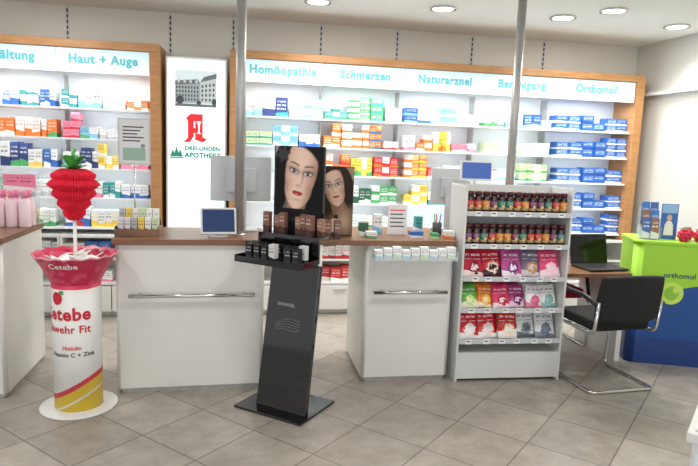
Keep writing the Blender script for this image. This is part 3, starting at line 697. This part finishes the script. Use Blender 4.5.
# product tray left counter
x0 = XZ(139,1.0,3.85)
t = thing('wooden_tray', 'small dark wooden tray of products on the left counter under the notice', 'tray', (x0,3.84,CT))
MB().box(-.125,.125,-.06,.08,0,.012).box(-.125,.125,-.065,-.06,0,.045).box(-.125,.125,.08,.086,0,.09).box(-.13,-.125,-.065,.086,0,.06).box(.125,.13,-.065,.086,0,.06).build('tray_body', brown, t)
for i in range(6):
    for j in range(2):
        cc = [(Wt,BL),(Wt,OR),(GY,NV),(YE,GR),(Wt,RD),(PG,GR)][(i+j*2)%6]
        o = bpy.data.objects.new('product_box', boxmesh(.034,.10+.05*j,cc[0],cc[1],.38,.03)); COL.objects.link(o); o.location = (x0-.1+i*.04,3.80+j*.06,CT+.012)
        tag(o, ['white and blue','white and orange','grey and navy','yellow and green','white and red','pale green'][(i+j*2)%6]+' slim box '+('in the back row' if j else 'in the front row')+' of the dark wooden tray','box','slim boxes in the wooden tray')
# bottles on leftmost counter
def bottle(loc, cap, body, lb, g, s=1):
    t = thing('lotion_bottle', lb, 'bottle', loc, 0, g)
    MB().lathe([(0,0),(.022*s,0),(.024*s,.005),(.024*s,.11*s),(.012*s,.125*s),(0,.125*s)],20).build('bottle_body', body, t)
    MB().lathe([(0,.125*s),(.013*s,.125*s),(.013*s,.155*s),(0,.155*s)],16).build('cap', cap, t)
    return t
pk = mat('pink_plastic',(225,130,160),.4)
b0 = bottle((-1.53,4.14,CT), pk, mat('pale_pink_plastic',(240,215,222),.4), 'pale lotion bottle with pink cap in the back of the leftmost counter','pale bottles with pink caps on the leftmost counter',1.5)
for i in range(1,6): dup(b0, (-1.53+.076*(i%3), 4.14+.08*(i//3), CT))
t = thing('acrylic_holder', 'clear upright holder behind the pink capped bottles on the leftmost counter', 'holder', (-1.455,4.30,CT))
MB().box(-.12,.12,0,.004,0,.34).box(-.12,.12,.004,.05,0,.004).build('clear_panel', acry, t)
MB().box(-.10,.10,-.003,-.001,.21,.33).build('card', pack(PK,Wt,(160,60,90)), t)
for i in range(4):
    o = bpy.data.objects.new('product_box', boxmesh(.07,.12,PK,Wt,.38,.05)); COL.objects.link(o); o.location = (-1.98+i*.085,3.82,CT)
    tag(o,'pink and white carton standing on the leftmost counter','box','pink cartons on the leftmost counter')
# middle counter items
x0 = XZ(398,1.05,3.98)
t = thing('counter_sign', 'small white notice card with red heading standing on the third counter', 'sign', (x0,4.0,CT), -.05)
MB().box(-.066,.066,0,.004,0,.21).box(-.06,.06,.004,.06,0,.004).build('card', paper, t)
mb = MB()
for k in range(5): mb.flat([(-.05,.165-k*.028),(.05-.012*(k%2),.165-k*.028),(.05-.012*(k%2),.173-k*.028),(-.05,.173-k*.028)], -.001, 0 if k else 1)
mb.build('print', [dgrey, redp], t)
t = thing('pen_cup', 'dark cup of pens on the counter beside the snack rack', 'cup', (XZ(436,1.0,4.0),3.98,CT))
MB().lathe([(0,0),(.03,0),(.033,.09),(.029,.09),(.027,.006),(0,.006)],20).build('cup', dgrey, t)
for i,(c_,a) in enumerate((( (40,90,190),.0),((200,40,40),1.6),((40,150,90),3.1),((230,230,230),4.4))):
    MB().tube([(.006*math.cos(a),.006*math.sin(a),.01),(.024*math.cos(a),.024*math.sin(a),.15)],.004).build('pen', mat('pen%d'%i,c_,.4), t)
for i,(px,Y_,w_,c1,c2,h_,lb) in enumerate([(364,3.9,.06,DG,Wt,.09,'dark green and white carton right of the brown poster'),(378,4.05,.06,Wt,LB,.13,'tall white and pale blue carton left of the notice card'),(372,3.82,.07,Wt,GR,.04,'low white and green carton before the dark green carton'),
        (417,3.86,.09,BL,Wt,.04,'low blue carton right of the notice card'),(419,4.05,.05,TL,Wt,.12,'tall teal carton behind the low blue carton'),(450,3.84,.07,Wt,OR,.05,'low white and orange carton beside the snack rack'),(436,3.82,.05,GR,PG,.035,'low green carton before the pen cup')]):
    x = XZ(px,1.0,Y_); o = bpy.data.objects.new('product_box', boxmesh(w_,h_,c1,c2,.38,.06)); COL.objects.link(o); o.location = (x,Y_,CT); tag(o, lb+' on the counter', 'box')
# ---------------------------------------------------------------- snack rack
RW = .75; rx = 1.80; ry = 3.68; RT = 1.325
t = thing('snack_rack', 'white display rack of jars and snack pouches with five shelves', 'display rack', (rx, ry, 0), math.radians(-1.5))
MB().box(-RW/2,-RW/2+.014,0,.31,.0,RT).build('side_panel', rackw, t,.002); MB().box(RW/2-.014,RW/2,0,.31,.0,RT).build('side_panel', rackw, t,.002)
MB().box(-RW/2+.014,RW/2-.014,.295,.31,.03,RT).build('back_panel', rackw, t)
MB().box(-RW/2+.014,RW/2-.014,.01,.295,.02,.20).build('plinth_box', rackw, t)
RZ = [1.150,.935,.715,.50,.285]
for z in RZ:
    sh = MB().box(-RW/2+.014,RW/2-.014,.0,.295,z-.010,z).build('shelf', rackw, t)
    MB().box(-RW/2+.014,RW/2-.014,-.005,-.0005,z-.018,z+.014).build('price_rail', greyp, sh)
    for k in range(6):
        x = -.29+k*.115+random.uniform(-.012,.012)
        mb = MB().box(x-.022,x+.022,-.008,-.0055,z-.018,z+.014); mb.box(x-.016,x+.012,-.0085,-.008,z-.002,z+.005,1); mb.build('price_tag', [paper, dgrey], sh)
rm = Matrix.Translation((rx,ry,0)) @ Matrix.Rotation(math.radians(-1.5),4,'Z')
jr = mat('jar_dark', (44,24,22), .12, coat=.5); ld_ = mat('jar_lid', (74,22,26), .3)
def jar(loc, lc, lb, g):
    t = thing('snack_jar', lb, 'jar', loc, 0, g)
    MB().lathe([(0,0),(.024,0),(.0262,.005),(.0262,.102),(.022,.116),(0,.116)],18).build('jar_body', jr, t)
    MB().lathe([(.0264,.022),(.0267,.022),(.0267,.082),(.0264,.082)],18,cap=False).build('paper_label', pack(lc,(220,190,140),(245,240,225),.3,diagk=.3,art=(235,205,120)), t)
    MB().lathe([(0,.116),(.025,.116),(.025,.142),(0,.142)],18).build('lid', ld_, t)
    return t
jc = [((185,45,40),'red'),((210,130,40),'ochre'),((110,40,90),'plum'),((50,125,110),'teal')]
protos = {}
for r_, z in ((0,RZ[0]),(1,RZ[1])):
    for i in range(13):
        k = (i*3//4+r_*2) % 4; p = rm @ Vector((-.327+i*.0545,.05,z))
        lb = 'dark jar with %s label on the %s shelf of the white rack' % (jc[k][1], 'top' if r_==0 else 'second'); g = 'jars with %s labels, %s rack shelf' % (jc[k][1], 'top' if r_==0 else 'second')
        if k not in protos: protos[k] = jar(p, jc[k][0], lb, g)
        else: dup(protos[k], p, 0, lb, g)
def pouch_mesh(w_, h_, d_, m, seed):
    nx, nz = 10, 14; mb = MB(); rr = random.Random(seed); ph = [rr.uniform(0,6) for _ in range(4)]
    for sgn in (-1,1):
        vs = []
        for j in range(nz+1):
            for i in range(nx+1):
                u, v = i/nx*2-1, j/nz*2-1
                t_ = d_*(max(0,(1-u*u))**.6)*(max(0,(1-v*v))**.5 if v > 0 else max(0,1-v**6)**.5)
                wob = .0022*(math.sin(u*7+ph[0]+v*3)+math.sin(v*9+ph[1]-u*4))*(1-abs(u)**3)
                vs.append((u*w_/2*(1-.04*(v>0)*v-.02*math.sin(v*5+ph[2])), sgn*t_/2+wob, (v+1)/2*h_*(1-.012*math.sin(u*4+ph[3]))))
        fs = [(j*(nx+1)+i, j*(nx+1)+i+1, (j+1)*(nx+1)+i+1, (j+1)*(nx+1)+i) for j in range(nz) for i in range(nx)]
        mb.add(vs, fs if sgn < 0 else [f[::-1] for f in fs], 0, True)
    return mb.mesh('snack_pouch', m)
prow = [(RZ[2],.185,[((190,30,60),(245,225,225),'crimson and white',(120,20,40)),((200,40,55),(60,20,30),'dark red',(245,220,200)),((190,80,150),(250,235,245),'orchid pink',(110,40,120)),((120,110,135),(215,205,215),'grey violet',(200,150,90)),((230,70,120),(250,220,230),'hot pink',(250,200,215))]),
        (RZ[3],.155,[((95,175,70),(240,240,220),'green',(200,225,120)),((235,130,40),(250,230,200),'orange',(250,200,90)),((225,60,110),(250,220,225),'raspberry pink',(160,20,60)),((170,60,120),(240,200,220),'purple',(90,20,80)),((240,235,240),(225,130,160),'white and pink',(220,90,130)),((235,235,235),(150,190,190),'white and grey green',(120,170,160))]),
        (RZ[4],.185,[((205,30,45),(245,240,240),'red and white',(240,235,230)),((210,35,50),(245,240,240),'bright red',(250,225,215)),((200,45,40),(245,240,235),'brick red',(240,220,190)),((225,228,230),(90,100,110),'white and slate',(130,140,150)),((215,220,222),(120,130,140),'silver grey',(90,110,130))])]
shw = ['middle','fourth','lowest']
for q, (z, h_, items) in enumerate(prow):
    n_ = len(items); wd = (RW-.06)/n_
    for i, (c1,c2,ds,ar) in enumerate(items):
        me = pouch_mesh(wd+.002, h_, .034, pack(c1,c2,(250,250,250) if sum(c1) < 500 else (80,80,90), .24, rough=.22, diagk=(.1,-.12,.15)[(i+q)%3], art=ar), q*10+i)
        for k in range(3):
            o = bpy.data.objects.new('snack_pouch', me); COL.objects.link(o)
            p = rm @ Vector((-.345+wd*(i+.5)+random.uniform(-.002,.002), .045+k*.05+.018*(i%2), z+.004)); o.location = p
            o.rotation_euler = (-.36,random.uniform(-.07,.07),math.radians(-1.5)+random.uniform(-.08,.08))
            tag(o, '%s snack pouch %s of the %s rack shelf' % (ds, ('at the front','in the second layer','in the back layer')[k], shw[q]), 'snack pouch')
# ---------------------------------------------------------------- desk, laptop, chairs
t = thing('consultation_desk', 'low brown topped desk with white legs behind the black chair', 'desk', (2.52,4.30,0)); DZ = .69
MB().box(-.33,.36,-.33,.30,DZ-.03,DZ).build('desk_top', brown, t, .003)
for a, c in ((-.32,-.28),(.30,.34)):
    MB().box(a,c,-.30,.27,0,DZ-.03).build('leg', white, t)
t = thing('laptop', 'open black laptop on the desk beside the green and blue counter', 'laptop', (XZ(597,.8,4.2),4.16,DZ), math.radians(6))
MB().box(-.17,.17,-.13,.11,0,.018).build('keyboard_base', blk, t, .003)
M = Matrix.Translation((0,.11,.018)) @ Matrix.Rotation(-.22,4,'X')
ls = MB().box(-.17,.17,0,.01,0,.235,0,M).build('screen_lid', blk, t, .003)
MB().box(-.157,.157,-.001,0,.018,.222,0,M).build('screen', mat('screen_off',(10,11,14),.12), ls)
def chair(lb, loc, rz, fb):
    t = thing('conference_chair', lb, 'chair', loc, rz)
    mb = MB(); mb.prism(rounded(-.225,.225,-.2,.22,.07),.41,.48); mb.build('seat', fb, t, .018, 3)
    mb = MB(); vs = []; nx = 12
    for sd in (0,1):
        for j in range(7):
            for i in range(nx+1):
                u = i/nx*2-1; v = j/6
                hw = .235*(1-.10*abs(v-.45)**2*2); zc_ = .47+.33*v+ (0 if j < 6 else -.015*u*u) + (.02*u*u if j==0 else 0)
                vs.append((u*hw, -.265-.05*v+.045*u*u+(0 if sd==0 else .055), zc_))
    K = 7*(nx+1)
    for j in range(6):
        for i in range(nx):
            a = j*(nx+1)+i; mb.f.append([a,a+1,a+nx+2,a+nx+1]); mb.f.append([K+a+nx+1,K+a+nx+2,K+a+1,K+a])
    for i in range(nx): mb.f.append([K+i,K+i+1,i+1,i]); a = 6*(nx+1)+i; mb.f.append([a,a+1,K+a+1,K+a])
    for j in range(6): a = j*(nx+1); mb.f.append([a,a+nx+1,K+a+nx+1,K+a]); a += nx; mb.f.append([K+a,K+a+nx+1,a+nx+1,a])
    mb.v = vs; mb.m = [0]*len(mb.f); mb.s = [True]*len(mb.f); bk = mb.build('backrest', fb, t, .015, 3)
    mb = MB(); r_ = .0115; Z = r_
    def arc(P, rad=.05):
        P = [Vector(p) for p in P]; out = [P[0]]
        for i in range(1,len(P)-1):
            a = (P[i-1]-P[i]).normalized(); c = (P[i+1]-P[i]).normalized()
            for k in range(6):
                u = k/5; out.append(P[i]+a*rad*(1-u)**2+c*rad*u**2)
        out.append(P[-1]); return out
    mb.tube(arc([(-.24,-.235,.62),(-.24,-.21,.40),(-.24,.22,.40),(-.24,.25,Z),(-.24,-.24,Z),(.24,-.24,Z),(.24,.25,Z),(.24,.22,.40),(.24,-.21,.40),(.24,-.235,.62)]), r_, 12)
    mb.tube([(-.24,.1,.40),(.24,.1,.40)], .009); mb.tube([(-.24,-.12,.40),(.24,-.12,.40)], .009)
    mb.build('tube_frame', chrome, t)
    for s_ in (-1,1):
        MB().tube(arc([(s_*.255,-.235,.60),(s_*.255,-.1,.64),(s_*.255,.13,.64),(s_*.255,.2,.43)],.05), .014).build('armrest', blk, t)
    return t
chair('black conference chair with chrome cantilever legs in front of the desk', (2.475,3.66,0), math.radians(5), fab)
chair('burgundy chair half hidden behind the snack rack, pushed under the desk', (2.52,4.54,0), math.radians(180), burg)
# ---------------------------------------------------------------- promotion counter right
gm = mat('promo_green', (160,214,50), .4)
pm = mat('promo_print', (28,78,150), .4); n, l = nodes(pm); b = n['Principled BSDF']
tc = n.new('ShaderNodeTexCoord'); s = n.new('ShaderNodeSeparateXYZ'); l.new(tc.outputs['Object'], s.inputs[0])
wv = mth(n,l,'ADD',.575,mth(n,l,'MULTIPLY',mth(n,l,'COSINE',mth(n,l,'MULTIPLY',s.outputs[0],5.5)),-.055))
g_ = mth(n,l,'GREATER_THAN',s.outputs[2],wv)
lo_ = mth(n,l,'LESS_THAN',s.outputs[2],.2)
c = mixc(n,l,g_,lin((22,74,146))+(1,),lin((158,212,56))+(1,)); c = mixc(n,l,lo_,c,lin((28,62,130))+(1,)); l.new(c,b.inputs['Base Color'])
rz = math.radians(-20)
t = thing('promotion_counter', 'green over blue promotional counter against the right wall', 'counter', (2.90,3.99,0), rz)
MB().prism(rounded(0,.95,0,.42,.06),0,.92).build('body', pm, t)
MB().prism(rounded(-.01,.96,-.01,.43,.06),.92,.94).build('counter_top', gm, t)
text('orthomol', .056, mat('navy_print',(24,50,104),.5), t, (.325,-.003,.69), bold=.015)
mb = MB(); mb.ell(.28,.555,.085,.085,-.002,0,36).ell(.28,.555,.052,.052,-.003,1,36).ell(.31,.58,.022,.022,-.004,0,24); mb.build('round_mark', [mat('lime_print',(196,228,96),.4), mat('lime_deep',(140,196,60),.4)], t)
pmx = Matrix.Translation((2.90,3.99,0)) @ Matrix.Rotation(rz,4,'Z')
def onp(x, y): return pmx @ Vector((x,y,.94))
t = thing('brochure_holder', 'tiered brown and blue brochure holder on the green promotional counter', 'brochure holder', onp(.12,.14), rz)
MB().box(-.07,.07,.05,.056,0,.24).box(-.07,-.066,-.06,.05,0,.1).box(.066,.07,-.06,.05,0,.1).box(-.066,.066,-.06,.05,0,.005).build('holder', acry, t)
for k in range(3):
    for j in range(2): MB().box(-.06+j*.062,-.003+j*.062,-.04+k*.03,-.034+k*.03,.006,.16+k*.06).build('brochure', pack([(70,110,180),(150,110,90),(60,130,200)][(k+j)%3],(225,225,230),(250,250,250)), t)
t = thing('small_poster', 'small blue upright poster with a figure on the green counter', 'poster', onp(.27,.18), rz)
MB().box(-.06,.06,0,.005,0,.27).box(-.05,.05,.005,.07,0,.004).build('board', mat('poster_blue',(60,110,190),.4), t)
mb = MB(); mb.flat([(-.055,.2),(.055,.2),(.055,.265),(-.055,.265)],-.001,0).ell(0,.165,.018,.024,-.002,1).flat([(-.035,.03),(.035,.03),(.03,.11),(.015,.14),(-.015,.14),(-.03,.11)],-.002,2)
mb.build('print', [mat('pale_blue_print',(150,190,230),.4), skin, paper], t)
def berry(loc, lb):
    t = thing('decorative_berry', lb, 'decoration', loc)
    mb = MB()
    for z, R_, k in ((.018,.02,5),(.04,.032,8),(.062,.03,8),(.082,.014,4)):
        for i in range(k):
            a = 2*PI*i/k+z*20; mb.sphere((R_*math.cos(a),R_*math.sin(a),z),.016,0,8,6)
    mb.sphere((0,0,.05),.034,0); mb.build('berry_body', mat('berry_pink',(205,35,75),.5), t)
    mb = MB()
    for i in range(5):
        a = i*2*PI/5; mb.add([(0,0,.096),(.02*math.cos(a-.4),.02*math.sin(a-.4),.1),(.04*math.cos(a),.04*math.sin(a),.092),(.02*math.cos(a+.4),.02*math.sin(a+.4),.1)],[(0,1,2,3)])
    mb.build('leaf_crown', mat('leafg',(80,160,70),.6), t)
for i,(x,y,lb) in enumerate(((.35,.08,'large pink decorative berry on the green counter, nearest the blue poster'),(.46,.08,'large pink decorative berry at the right end of the green counter, in front'),(.41,.19,'large pink decorative berry behind the two front ones on the green counter'))): berry(onp(x,y), lb)
# ---------------------------------------------------------------- white display table, lower right
c0 = G(687,432,.5); tz = math.radians(-46)
t = thing('display_table', 'white display table corner with papers at the lower right edge', 'display table', (c0.x, c0.y, 0), tz)
MB().box(0,.7,0,.45,.46,.5).box(.02,.68,.02,.43,.03,.46).build('table_body', white, t, .004)
MB().box(.03,.67,.015,.019,.10,.42).build('front_panel', offw, t)
MB().box(.04,.66,.04,.41,0,.03).build('plinth', dgrey, t)
dm = Matrix.Translation((c0.x,c0.y,0)) @ Matrix.Rotation(tz,4,'Z')
for i in range(2):
    o = MB().box(-.05,.05,-.07,.07,0,.012).build('leaflet_stack', pack(Wt,[GY,PK][i],(90,90,90)), None); o.location = dm @ Vector((.075+.13*i,.10,.5)); o.rotation_euler.z = tz
    tag(o, ['white and grey leaflet stack at the front corner','white and pink leaflet stack at the front'][i]+' of the white table','leaflets')
t = thing('card_holder', 'white leaning card holder on the white table at the lower right edge', 'card holder', dm @ Vector((.06,.36,.5)), tz)
MB().box(-.045,.045,0,.006,0,.16).box(-.045,.045,-.04,0,0,.006).build('holder', offw, t); MB().box(-.04,.04,-.012,-.004,.006,.14).build('card', pack(Wt,GY,(90,90,90)), t)
